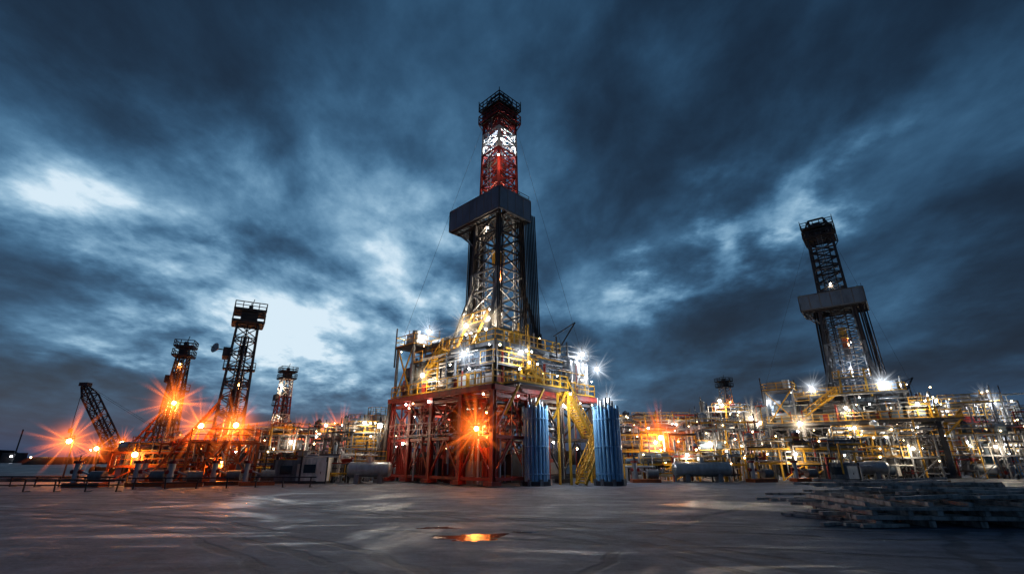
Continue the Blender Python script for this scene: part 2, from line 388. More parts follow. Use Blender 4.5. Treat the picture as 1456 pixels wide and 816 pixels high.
    for z in(40.2,42): b.box((0,0,z),(3.4,3.4,.14),'dark_steel'); b.rrail(-1.8,1.8,-1.8,1.8,z+.05,cm if z<41 else 'dark_steel',w=.09,step=.6)
    b.box((0,0,41.2),(2.2,1.6,1.4),cm)
    for k in range(4): b.cyl((-.5+.3*k,0,42.9),(-.42+.3*k,0,42.9),.6,'dark_steel',16)
    for x,y in((-1.4,-1.4),(1.4,-1.4),(1.4,1.4),(-1.4,1.4)):
        b.bar((x,y,42),(x*.6,y*.6,43.9),.16,'dark_steel'); b.bar((x,y,42),(-x*.6,y*.6,43.9),.1,'dark_steel'); b.bar((x*1.25,y*1.25,42),(x*1.3,y*1.3,43.6),.07,'dark_steel')
        b.bar((x*.9,y*.9,38.8),(x*1.28,y*1.28,40.2),.1,cm)
    for a,c in(((-1,-1),(1,-1)),((1,-1),(1,1)),((1,1),(-1,1)),((-1,1),(-1,-1))): b.bar((a[0]*.84,a[1]*.84,43.9),(c[0]*.84,c[1]*.84,43.9),.18,'dark_steel')
    b.box((.3,.3,43.2),(.8,1.3,.7),'dark_steel')
    b.build('crown_block',E)
    b=MB(S)
    for s_,e in(((-1.3,1.3,40.5),(-6,8.8,13)),((1.3,-1.3,40.5),(7.4,-6.3,8)),((1.4,-1.2,27),(7.2,-5,8))):
        b.bar(s_,e,.018,'dark_steel')
    b.build('guy_lines',E)
    b=MB()
    for x,y,z,k,pw,hz in lamps:
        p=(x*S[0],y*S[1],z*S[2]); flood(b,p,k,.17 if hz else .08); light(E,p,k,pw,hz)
    for i in range(34):
        x=rr.uniform(-6,7);y=rr.uniform(-6,8.6)
        if i%2: x=-6.55
        else: y=-6.55
        p=(x*S[0],y*S[1],rr.choice([3.4,6.6,7,9.3,10,11,12.4])*S[2]); b.sph(p,rr.uniform(.05,.1),rr.choice(['small_lamp','white_lamp']),8,5)
    b.build('floodlights',E)
    return E
lamps1=[(-4.2,0,14.2,'w',450,2.6),(-3.3,-2.3,14.6,'w',450,2.2),(-4.4,5.8,14.6,'c',300,2.6),(-5.,8.6,14.4,'c',250,2.2),
(-7,2.75,9.4,'w',300,1.8),(-6.9,-3.1,10.6,'c',300,2.2),(-3.7,-6.9,10.6,'c',300,1.9),(5.7,-6.4,11.9,'c',350,2.4),(7.5,-6.8,10.6,'c',350,2.4),
(6.6,-8.4,7.3,'c',500,2.2),(-.3,-9.4,7.2,'c',600,0),(-1.2,0,16.5,'w',900,0),(0,-.6,20.5,'w',500,0),(-1.5,.2,25.8,'w',200,0),(-1.1,-1.1,30.4,'w',600,0),(-2.3,-2.3,33.6,'w',300,0),(-1,-1,37.,'c',700,0),  # upper mast lamps added without a seen source, to light the lattice
(-6.9,-5.,4.3,'o',330,4.6),(-4.5,-3.5,5.8,'o',160,0),(-3.5,3.5,5.8,'w',160,0),(3,-3.5,5.8,'w',180,0),(-4.8,7.,6.,'w',120,0),(2,-6.9,6.6,'w',200,1.)]
rig((-1.5,48,0),rad(45),(1,1,1),3,True,lamps1)
lamps2=[(-4.6,-2.6,13.2,'c',500,3.0),(-4.6,4,13.2,'c',500,3.0),(-5.5,8.6,11.4,'c',300,2.),(-6.8,1,9.6,'w',250,1.4),(-6.8,-5,9.6,'w',250,1.4),(5.7,-6.2,11.5,'c',300,1.6),
(-1.2,0,16.5,'c',700,0),(0,-.6,21,'w',250,0),(-1.6,0,31,'w',140,0),(-3.5,0,5.5,'w',200,0),(-6.8,-3,6.4,'w',200,0),(-6.8,6,6.4,'w',200,1.)]
rig((46.9,66,0),rad(52),(1.15,1.15,.83),11,False,lamps2,'dark_steel',3.6)
# ---------------------------------------------------------------- small derricks
def derrick(loc,yaw,H,w0,w1,banded,lamps,low='red_paint',lean=True):
    E=empty('derrick',loc,yaw); b=MB()
    def mf(z):
        if banded: return ['red_paint','white_paint'][int(z/H*7)%2]
        return low if z<H*.3 else 'dark_steel'
    b.lattice((0,0),.4,H-2.2,w0,w1,10,.2,.09,mf)
    b.box((0,0,.25),(w0+1,w0+1,.4),low)
    for o in(-.35,.35): b.bar((0,o,.4),(0,o,H-2),.12,'dark_steel')
    for k in range(4): b.cyl((-.5+.3*k,-w0*.3,.5),(-.3+.2*k,-w1*.3,H*.8),.08,['galvanised','drill_pipe_steel'][k%2],8)
    b.cyl((.4,.4,.5),(.4,.4,H*.6),.18,'galvanised',8)
    b.box((0,0,H*.45),(.8,.8,1.5),'orange_paint'); b.box((0,0,H*.72),(.7,.7,1.),'dark_steel')
    for z in(H*.35,H*.5): b.rrail(-w1*.55,w1*.55,-w1*.55,w1*.55,z,'dark_steel',h=.8)
    b.build('mast',E)
    b=MB()
    for z in(H-2.1,H-.9): b.box((0,0,z),(w1+1,w1+1,.12),'dark_steel'); b.rrail(-w1/2-.5,w1/2+.5,-w1/2-.5,w1/2+.5,z+.05,'dark_steel',h=.8,w=.08,step=.7)
    b.box((0,0,H-1.5),(w1*.8,w1*.9,1.1),'dark_steel'); b.cyl((-.2,0,H-.5),(.2,0,H-.5),.45,'dark_steel',14)
    b.bar((0,0,H-.5),(.2,0,H+.7),.07,'dark_steel')
    b.build('crown_platform',E)
    b=MB(); z=H*.62
    b.box((0,w1/2+.5,z),(w1+1,1.,.14),'dark_steel'); b.rail([(-w1/2-.5,w1/2,z),(-w1/2-.5,w1/2+1,z),(w1/2+.5,w1/2+1,z)],'dark_steel',h=.9)
    b.box((-w1/2-.4,0,z+1.3),(.7,w1*1.1,.9),'dark_steel')
    b.build('monkey_board',E)
    if lean:
        b=MB()
        for o in(-w0/2,w0/2):
            b.bar((-w0*2,o*1.3,.3),(-w0*.4,o*.8,H*.42),.22,low); b.bar((-w0*1.2,o*1.1,.3),(-w0*.4,o*.8,H*.3),.15,low)
            for t in(.2,.45,.7): b.bar((-w0*2+w0*1.6*t,o*1.2,.3+H*.42*t),(-w0*.45,o*.9,.3+H*.42*t),.12,low)
        for t in(0,.3,.6,.85): b.bar((-w0*2+w0*1.6*t,-w0*.6,.3+H*.41*t),(-w0*2+w0*1.6*t,w0*.6,.3+H*.41*t),.12,low)
        b.build('a_frame_struts',E)
    b=MB(); r2=random.Random(int(H*10))
    z=H*.2; b.box((0,0,z),(w0*2,w0*2.2,.14),low); b.rrail(-w0,w0,-w0*1.1,w0*1.1,z+.06,low)
    for x in(-w0,w0):
        for y in(-w0*1.1,w0*1.1): b.bar((x,y,0),(x,y,z),.22,low); b.bar((x,y,0),(0,y,z),.12,low)
    for i in range(18): b.cyl((r2.uniform(-w0,w0),r2.uniform(-w0,w0),0),(r2.uniform(-w0,w0),r2.uniform(-w0,w0),z),r2.uniform(.05,.13),r2.choice([low,'galvanised','dark_steel']),8)
    for i in range(7): b.box((r2.uniform(-w0,w0),r2.uniform(-w0,w0),.8),(r2.uniform(.4,1.2),r2.uniform(.4,1.2),1.6),r2.choice([low,'grey_steel','dark_steel']))
    b.build('work_platform',E)
    b=MB()
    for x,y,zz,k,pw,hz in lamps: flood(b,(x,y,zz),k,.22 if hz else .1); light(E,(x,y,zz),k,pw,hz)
    if lamps: b.build('floodlights',E)
    return E
d1=derrick((-27.4,48,0),rad(30),17.2,2.7,1.9,False,[(.6,-2.2,5.,'o',600,4.8),(-2.2,-1.2,4.9,'o',600,4.8),(0,-.9,1.8,'o',300,0),(.2,.2,9,'o',80,0),(0,0,15.6,'w',40,0)],'orange_paint')
b=MB(); b.bar((-1.2,0,12.3),(-2.2,-.3,12.3),.1,'dark_steel'); b.bar((-2.2,-.3,12.3),(-2.45,-.5,12.35),.3,'white_paint',16,1.); b.bar((-2.45,-.5,12.35),(-2.8,-.8,12.37),.06,'dark_steel')
b.build('dish_antenna',d1)
derrick((-43,62,0),rad(20),16.7,2.4,1.2,False,[(0.5,-1.4,8.6,'o',800,6.),(0,-.8,13.5,'o',80,0),(-3,-1,2,'o',250,0)],'orange_paint')
derrick((-39.8,85,0),rad(40),17.4,2.8,1.6,True,[(-1,-1,9,'w',350,0),(-1.2,-1.2,14,'w',250,0)])
derrick((48.3,110,0),rad(15),19.5,2.6,1.7,True,[(-.5,-1.5,8,'w',400,2.5),(0,-1.2,14,'o',200,0)],lean=False)
# ---------------------------------------------------------------- crawler crane
E=empty('crawler_crane',(-53.2,70,0),rad(0)); b=MB()
for y in(-1.6,1.6):
    b.box((0,y,.6),(5,.8,.9),'rubber'); b.cyl((-2.5,y-.4,.6),(-2.5,y+.4,.6),.55,'rubber',12); b.cyl((2.5,y-.4,.6),(2.5,y+.4,.6),.55,'rubber',12)
    for k in range(6): b.cyl((-2+.8*k,y-.45,.35),(-2+.8*k,y+.45,.35),.2,'dark_steel',10)
b.box((0,0,1.25),(2.6,2.6,.4),'dark_steel'); b.build('tracks',E)
b=MB(); b.box((.8,0,2.3),(4.2,2.8,1.6),'orange_paint'); b.box((3.3,0,2.2),(1.,3,1.4),'dark_steel'); b.box((-1.6,-1.1,2.6),(1.4,1.1,1.9),'orange_paint'); b.box((-1.9,-1.1,3),(1.,1.16,.8),'glass_dark'); b.build('cab_body',E)
b=MB(); b.truss((-1.2,0,2.6),(-7.5,0,10.6),1.3,8,.18,.1,'dark_steel'); b.truss((-7.5,0,10.6),(-8.7,0,12),1.3,2,.18,.1,'dark_steel',.5)
b.bar((1.5,0,3),(2.2,0,6.6),.25,'dark_steel')
for o in(-.4,.4): b.bar((2.2,o,6.6),(-8.5,o,12.1),.03,'dark_steel')
b.bar((-8.8,0,12),(-8.8,0,6),.05,'dark_steel'); b.box((-8.8,0,5.8),(.4,.3,.6),'yellow_paint'); b.box((-8.6,0,12.2),(1.2,.9,.5),'dark_steel'); b.build('boom',E)
# ---------------------------------------------------------------- blue fluted tanks
def fluted(x,y,H=6.5,r=1.1):
    E=empty('fluted_blue_tank',(x,y,0),R.random()); b=MB()
    n=20
    for i in range(n):
        a=2*math.pi*i/n; b.cyl((r*.9*math.cos(a),r*.9*math.sin(a),.35),(r*.9*math.cos(a),r*.9*math.sin(a),H-.2-.15*(i%3)),.135,'blue_tank_paint',10)
    b.cyl((0,0,.3),(0,0,H-.5),r*.86,'panel_grey',24)
    for z in(.9,3,5.2): b.cyl((0,0,z-.05),(0,0,z+.05),r*1.04,'blue_tank_paint',28)
    b.build('tank_shell',E)
    b=MB(); b.cyl((0,0,0),(0,0,.32),r*1.12,'dark_steel',24)
    for i in range(8):
        a=2*math.pi*i/8; b.box((r*1.1*math.cos(a),r*1.1*math.sin(a),.25),(.25,.25,.5),'grey_steel',a)
    b.build('base_skid',E)
    b=MB(); b.bar((0,0,H-.5),(0,0,H-.1),2*r*.85,'grey_steel',20,.8)
    for i in range(10):
        a=2*math.pi*i/10; b.cyl((r*.55*math.cos(a),r*.55*math.sin(a),H-.4),(r*.55*math.cos(a),r*.55*math.sin(a),H+R.uniform(.1,.5)),.09,'galvanised',8)
    b.cyl((0,0,H-.2),(0,0,H+.5),.2,'galvanised',10); b.build('top_nozzles',E)
fluted(1.95,42.); fluted(8.05,42.3)
# ---------------------------------------------------------------- lamp posts
def lamp_post(x,y,z,kind,pw,hz):
    E=empty('lamp_post',(x,y,0)); b=MB()
    b.bar((0,.5,0),(0,.5,z+.6),.16,'dark_steel',8,.1); b.box((0,.5,.15),(.5,.5,.3),'grey_steel'); b.bar((0,.5,z+.55),(0,0,z+.4),.08,'dark_steel')
    b.build('post',E)
    b=MB(); flood(b,(0,0,z),kind,.22); b.build('lamp_head',E)
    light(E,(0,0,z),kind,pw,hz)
for a in((-44.1,50,3.7,'o',700,5.),(-49.4,60,3.2,'o',450,3.8),(-50.4,65,4,'o',300,3.),(-33.5,45,2.4,'o',250,2.),(-32,75,5.6,'o',500,4.6),(-29,75,5.6,'o',500,4.6),(-25.6,75,5.8,'o',700,6.4),(-38,78,5.4,'o',300,3),
(16,54,4.2,'o',600,5.4),(22.6,70,6.5,'w',350,2),(31,64,7.,'w',500,3.2),(36.,62,6.2,'w',450,2.8),(-12.5,47,5,'w',200,0),(34,80,11,'w',300,1.5),(68,70,10.5,'c',400,2.4),(63,64,9.,'c',450,2.4),(-58,75,4,'o',300,3)):
    lamp_post(*a)
# ---------------------------------------------------------------- process modules
def module(name,x,y,yaw,lx,ly,zs,seed,main='yellow_paint',lit=2,lk='w',pw=250):
    r=random.Random(seed); E=empty(name,(x,y,0),yaw); b=MB()
    top=zs[-1]; nx=max(2,int(lx/2.4))
    for i in range(nx+1):
        for yy in(-ly/2,ly/2):
            X=-lx/2+lx*i/nx; b.bar((X,yy,0),(X,yy,top),.16,main)
    for z in zs:
        for yy in(-ly/2,ly/2): b.bar((-lx/2,yy,z),(lx/2,yy,z),.16,main)
        for i in range(nx+1):
            X=-lx/2+lx*i/nx; b.bar((X,-ly/2,z),(X,ly/2,z),.14,main)
        if r.random()<.8:
            a=r.uniform(-lx/2,0);c=a+r.uniform(lx*.3,lx*.5)
            b.box(((a+c)/2,0,z+.08),(c-a,ly-.3,.06),'dark_steel'); b.rail([(a,-ly/2,z+.1),(c,-ly/2,z+.1)],'yellow_paint',w=.06)
        a=r.uniform(-lx/2,0); b.rail([(a,-ly/2-.05,z),(a+lx/2,-ly/2-.05,z)],r.choice([main,'galvanised','yellow_paint']),w=.05)
    for i in range(nx):
        if r.random()<.6:
            X=-lx/2+lx*i/nx;X2=X+lx/nx; b.bar((X,-ly/2,0),(X2,-ly/2,zs[0]),.1,main)
    b.build('steel_frame',E)
    b=MB(); pal=['galvanised','galvanised','grey_steel','dark_steel','panel_grey','panel_grey','white_paint','red_paint']
    lv=[.3]+list(zs)
    for z in lv:
        for k in range(int(lx/2.2)):
            X=r.uniform(-lx/2,lx/2-2);t=r.random();Y=r.uniform(-ly/2+.5,ly/2-.5)
            if t<.35: q=r.uniform(.25,.6); b.vessel((X,Y,z+q+.1),(X+r.uniform(1.2,3),Y,z+q+.1),q,r.choice(pal))
            elif t<.7: q=r.uniform(.2,.55);h=r.uniform(1.,2.6 if z<zs[-1] else 1.8); b.cyl((X,Y,z),(X,Y,z+h),q,r.choice(pal),14); b.bar((X,Y,z+h),(X,Y,z+h+.3),2*q,r.choice(pal),14,.2)
            else: b.box((X,Y,z+.6),(r.uniform(.5,1.4),r.uniform(.5,1.2),r.uniform(.8,1.4)),r.choice(pal))
    b.build('vessels',E)
    b=MB()
    for k in range(int(lx*4)):
        z=r.choice(lv)+r.uniform(.2,2.2); z=min(z,top+.8); X=r.uniform(-lx/2,lx/2);Y=-ly/2+r.uniform(-.8,1.6);L=r.uniform(.8,lx*.4);q=r.uniform(.035,.12);m=r.choice(['galvanised','galvanised','yellow_paint','grey_steel','white_paint','dark_steel','dark_steel','red_paint'])
        X2=min(X+L,lx/2+1)
        b.cyl((X,Y,z),(X2,Y,z),q,m,8); b.cyl((X,Y,z),(X,Y,max(0,z-r.uniform(.8,3))),q,m,8); b.cyl((X2,Y,z),(X2,Y+1,z),q,m,8); b.sph((X,Y,z),q*1.15,m,8,5)
        if r.random()<.3: b.cyl((X2-.5,Y,z-.2),(X2-.5,Y,z+.2),q*2.2,m,10); b.cyl((X2-.5,Y,z+.2),(X2-.5,Y,z+.5),.04,'dark_steel',6); b.cyl((X2-.5,Y,z+.5),(X2-.5,Y,z+.55),.18,'red_paint',10)
    for k in range(int(lx*1.2)):
        X=r.uniform(-lx/2,lx/2);Y=r.uniform(-ly/2,ly/2);b.cyl((X,Y,0),(X,Y,top+r.uniform(.2,2.4)),r.uniform(.04,.1),r.choice(['galvanised','dark_steel','dark_steel','yellow_paint','grey_steel']),8)
    b.build('pipework',E)
    b=MB()
    for k in range(lit*6):
        b.sph((r.uniform(-lx/2,lx/2),-ly/2-.2,r.choice(zs)+r.uniform(-.6,1.4)),r.uniform(.05,.1),r.choice(['small_lamp','small_lamp','white_lamp','small_lamp']),8,5)
    for k in range(lit):
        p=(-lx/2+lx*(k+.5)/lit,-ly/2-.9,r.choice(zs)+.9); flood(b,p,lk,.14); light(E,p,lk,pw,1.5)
    b.build('floodlights',E)
module('process_module',-15.2,54,.05,8,5,[3,4.6],21,'grey_steel',1,'w',200)
module('process_module',-23.5,56,.1,9,5,[2.8,4.4],22,'grey_steel',1,'w',200)
module('process_module',-22,72,0,14,6,[3.,5.5],23,'grey_steel',2,'w',200)
module('process_module',-36,70,.1,10,6,[3,5],24,'red_paint',1,'o',300)
module('process_module',-49,82,.1,16,6,[3],25,'red_paint',1,'o',300)
module('pipe_manifold',-19,48.5,.05,10,2.5,[1.6],26,'grey_steel',0)
module('pipe_manifold',-32,47,.1,8,2.5,[1.4,2.6],27,'orange_paint',0)
module('process_module',15.5,57,-.05,9,5,[2.8,4.5],31,'yellow_paint',1,'w',250)
module('process_module',24.5,59,-.08,9,5,[2.8,5.2],32,'grey_steel',2,'w',250)
module('pipe_manifold',17,51,-.05,12,2.5,[1.5],33,'yellow_paint',1,'w',180)
module('pipe_manifold',29,53.5,-.12,12,2.5,[1.6,3],34,'yellow_paint',1,'w',200)
module('process_module',20,78,0,18,6,[3,6,7.5],35,'grey_steel',2,'w',300)
module('process_module',33,75,0,10,6,[3,6,8.5],36,'grey_steel',2,'w',300)
module('process_module',34,90,0,22,6,[4,8],37,'grey_steel',2,'o',300)
module('process_module',61,68,-.6,12,6,[3.2,6.4,9],41,'grey_steel',3,'c',250)
module('process_module',52,59.5,-.6,13,4,[2.4,4.6],42,'grey_steel',2,'w',250)
module('process_module',41.5,57.5,-.3,10,3.5,[2.2,4.4],43,'grey_steel',2,'w',220)
module('process_module',70,74,-.6,12,6,[3,6,8],44,'grey_steel',3,'w',250)
module('process_module',84,92,-.6,22,6,[3,6],45,'grey_steel',3,'w',300)
def htank(x,y,yaw,L,r):
    E=empty('horizontal_storage_tank',(x,y,0),yaw); b=MB(); b.vessel((-L/2,0,r+.5),(L/2,0,r+.5),r,'galvanised',24); b.build('shell',E)
    b=MB()
    for t in(-.3,.3): b.box((L*t,0,.45),(.4,r*1.5,.9),'grey_steel')
    b.cyl((0,0,2*r+.45),(0,0,2*r+.9),.3,'galvanised',12); b.rail([(-L*.4,0,2*r+.5),(L*.4,0,2*r+.5)],'yellow_paint',h=.9); b.build('saddles_and_hatch',E)
htank(18,48.5,-.05,5,.65); htank(-12.8,46,.1,3.4,.65); htank(37.5,55,-.4,4.5,.7)
def vtank(x,y,r,h,m='galvanised'):
    E=empty('vertical_storage_tank',(x,y,0)); b=MB(); b.cyl((0,0,.2),(0,0,h),r,m,28); b.bar((0,0,h),(0,0,h+r*.35),2*r,m,28,.3)
    for k in range(int(h/1.2)): b.cyl((0,0,.6+1.2*k),(0,0,.7+1.2*k),r*1.02,m,28)
    b.build('shell',E); b=MB(); b.cyl((0,0,0),(0,0,.22),r*1.1,'grey_steel',24)
    for o in(-.22,.22): b.bar((o,-r-.25,0),(o,-r-.25,h+.9),.06,'yellow_paint')
    for k in range(int(h/.35)): b.bar((-.22,-r-.25,.3+k*.35),(.22,-r-.25,.3+k*.35),.05,'yellow_paint')
    for k in range(12):
        a=2*math.pi*k/12;c=2*math.pi*(k+1)/12; b.rail([(r*math.cos(a),r*math.sin(a),h),(r*math.cos(c),r*math.sin(c),h)],'yellow_paint',w=.05)
    b.build('ladder_and_rail',E)
vtank(-17.4,64,1.3,7.2); vtank(-20.3,65,1.2,6.4); vtank(57,60,1.,2.6,'blue_tank_paint'); vtank(59.5,61,.9,2.4,'blue_tank_paint'); vtank(27,66,1.1,6.)
def container(x,y,yaw,L,H,m,name='shipping_container'):
    E=empty(name,(x,y,0),yaw); b=MB(); W=2.2
    b.box((0,0,H/2+.15),(L,W,H),m); k=int(L/.28)
    for i in range(k): b.box((-L/2+L*(i+.5)/k,-W/2-.03,H/2+.15),(.13,.06,H*.88),m)
    for i in range(8): b.box((-L/2-.03,-W/2+W*(i+.5)/8,H/2+.15),(.06,.13,H*.88),m)
    for sx in(-1,1):
        for sy in(-1,1): b.box((sx*L/2,sy*W/2,H/2+.15),(.16,.16,H+.1),'dark_steel')
    b.box((0,0,.1),(L+.1,W+.1,.2),'dark_steel'); b.build('body',E)
    b=MB(); b.box((L*.3,-W/2-.08,H*.45+.1),(.85,.06,H*.8),'white_paint'); b.box((L*.3,-W/2-.12,H*.45),(.06,.06,.2),'dark_steel'); b.box((-L*.15,-W/2-.08,H*.62),(1.,.06,.7),'glass_dark'); b.build('door_and_window',E)
container(-17.6,46.2,.1,2.2,2.,'white_paint','control_cabinet'); container(-20.,47,.2,3.,1.8,'grey_steel','generator_unit'); container(-30,53,.1,5,2.4,'panel_grey'); container(-9.,60,0,5,2.5,'panel_grey','site_cabin')
container(33.5,52.5,-.3,3,1.5,'grey_steel','generator_unit'); container(9.8,55,-.1,4,2.5,'panel_grey','site_cabin')
E=empty('gantry_crane',(62,56,0),-.6); b=MB()
for x,q in((-2.2,-.8),(2.2,.8)): b.bar((x,0,0),(q,0,9.5),.2,'yellow_paint')
for z in(2,4.2,6.5): b.bar((-2.2+z*.147,0,z),(2.2-z*.147,0,z),.14,'yellow_paint')
b.truss((-1,0,9.5),(4.5,0,9.8),.7,6,.12,.08,'yellow_paint'); b.build('frame',E)
def barrier(x,y,yaw,L):
    b=MB(); k=int(L/2); r=random.Random(int(x*10))
    for i in range(k+1):
        X=-L/2+L*i/k; b.bar((X,0,0),(X+r.uniform(-.08,.08),0,.75),.1,'dark_steel',8); b.bar((X,0,0),(X,.5,.02),.08,'dark_steel')
    b.bar((-L/2-.4,0,.75),(L/2+.4,0,.72),.1,'dark_steel',8); b.bar((-L/2-.4,0,.4),(L/2+.4,0,.42),.08,'dark_steel',8)
    b.build('pipe_barrier',None,(x,y,0),yaw)
barrier(-30,34,.02,8); barrier(-24,37.5,.25,6); barrier(-36,40,-.05,10); barrier(-17.5,39.5,.1,4)
def pump(x,y,yaw):
    E=empty('wellhead_pump',(x,y,0),yaw); b=MB()
    b.box((0,0,.15),(2.6,1.2,.3),'orange_paint'); b.cyl((-.9,0,.3),(-.9,0,1.7),.22,'galvanised',12); b.cyl((-1.3,0,1.1),(-.5,0,1.1),.16,'red_paint',10)
    b.cyl((.2,0,.75),(1.2,0,.75),.4,'grey_steel',14); b.cyl((-.9,0,1.7),(-.9,0,1.9),.35,'red_paint',12); b.bar((-.9,0,1.9),(-.9,0,2.3),.07,'dark_steel'); b.bar((-.5,0,1.1),(.3,0,.8),.14,'galvanised',8); b.build('pump_body',E)
for a in((-24,43,.2),(-30.5,43.5,-.2),(-21,42.5,.5),(-33,40,.1),(-27,42,.9),(-25.5,40,.6),(-29,41,.2),(12.3,47.5,0),(23.5,48.5,.3),(28.5,50,.1)): pump(*a)
b=MB()
for k in range(5): b.cyl((-38,-.6+.3*k,.35),(9,-.6+.3*k,.35),.11,['galvanised','dark_steel','yellow_paint'][k%3],8)
for i in range(18): b.box((-37+i*2.6,0,.12),(.2,1.8,.24),'grey_steel')
b.build('ground_pipeline',None,(-20,52,0),.03)
# ---------------------------------------------------------------- timber pile
E=empty('timber_pile',(14.6,17.4,0),rad(-6)); b=MB(); r=random.Random(5)
def tm(c,L,w,h,yaw,tilt=0):
    M=Matrix.Rotation(yaw,3,'Z')@Matrix.Rotation(tilt,3,'Y'); b.box(c,(L,w,h),'weathered_wood',mtx=M)
for i in range(6): tm((-3+i*1.5+r.uniform(-.1,.1),.8,.1),3.6,.2,.18,math.pi/2+r.uniform(-.05,.05))
for j in range(6): tm((.3+r.uniform(-.3,.3),-.9+j*.62,.27),8.+r.uniform(-.5,.5),.24,.11,r.uniform(-.03,.03))
for i in range(8): tm((-3.2+i*1.1,.9,.41),3.9,.16,.14,math.pi/2+r.uniform(-.1,.1))
for j in range(9): tm((.4+r.uniform(-.6,.6),-.9+j*.44,.54),8.+r.uniform(-1,.8),.18,.09,r.uniform(-.05,.05))
for i in range(8): tm((-3.2+i*1.1,.9,.66),3.8,.14,.12,math.pi/2+r.uniform(-.15,.15))
b.build('lower_stack',E); b=MB()
for j in range(34): tm((r.uniform(-1,2.5),r.uniform(-.9,5.5),.8+r.uniform(0,.36)),r.uniform(2.5,7),.15,.09,r.uniform(-.4,.5),r.uniform(-.05,.05))
for j in range(16): tm((r.uniform(-2,2.5),r.uniform(3.5,7.5),.1+r.uniform(0,.45)),r.uniform(3,6),.16,.1,r.uniform(-.15,.4),r.uniform(-.02,.02))
for j in range(8): tm((r.uniform(-4.2,-2.5),r.uniform(-1.6,2.5),.06),r.uniform(1,2.4),.14,.09,r.uniform(-1,1))
b.build('loose_planks',E)
# ---------------------------------------------------------------- distant skyline
b=MB(); r=random.Random(9)
for i in range(170):
    a=rad(r.uniform(-62,62)); D=r.uniform(190,330); x=D*math.tan(a)
    h=r.choice([r.uniform(2,4),r.uniform(2,6),r.uniform(3,8)]); b.box((x,D,h/2),(r.uniform(4,16),8,h),'dark_steel')
    if r.random()<.25: b.bar((x,D,0),(x,D,r.uniform(8,20)),.5,'dark_steel')
    if r.random()<.8: b.sph((x+r.uniform(-4,4),D-6,r.uniform(2,7)),r.uniform(.22,.45),r.choice(['small_lamp','orange_lamp','cool_lamp']),8,5)
b.build('distant_industrial_buildings')
b=MB(); n=140
vs=[];fs=[]
for i in range(n+1):
    a=rad(-80+160*i/n); D=900; h=6+5*math.sin(i*.5)+4*math.sin(i*1.7)+R.uniform(0,4)
    vs+=[(D*math.sin(a),D*math.cos(a),-1),(D*math.sin(a),D*math.cos(a),h)]
for i in range(n): fs.append((2*i,2*i+2,2*i+3,2*i+1))
b.add(vs,fs,'rubber'); b.build('distant_treeline')
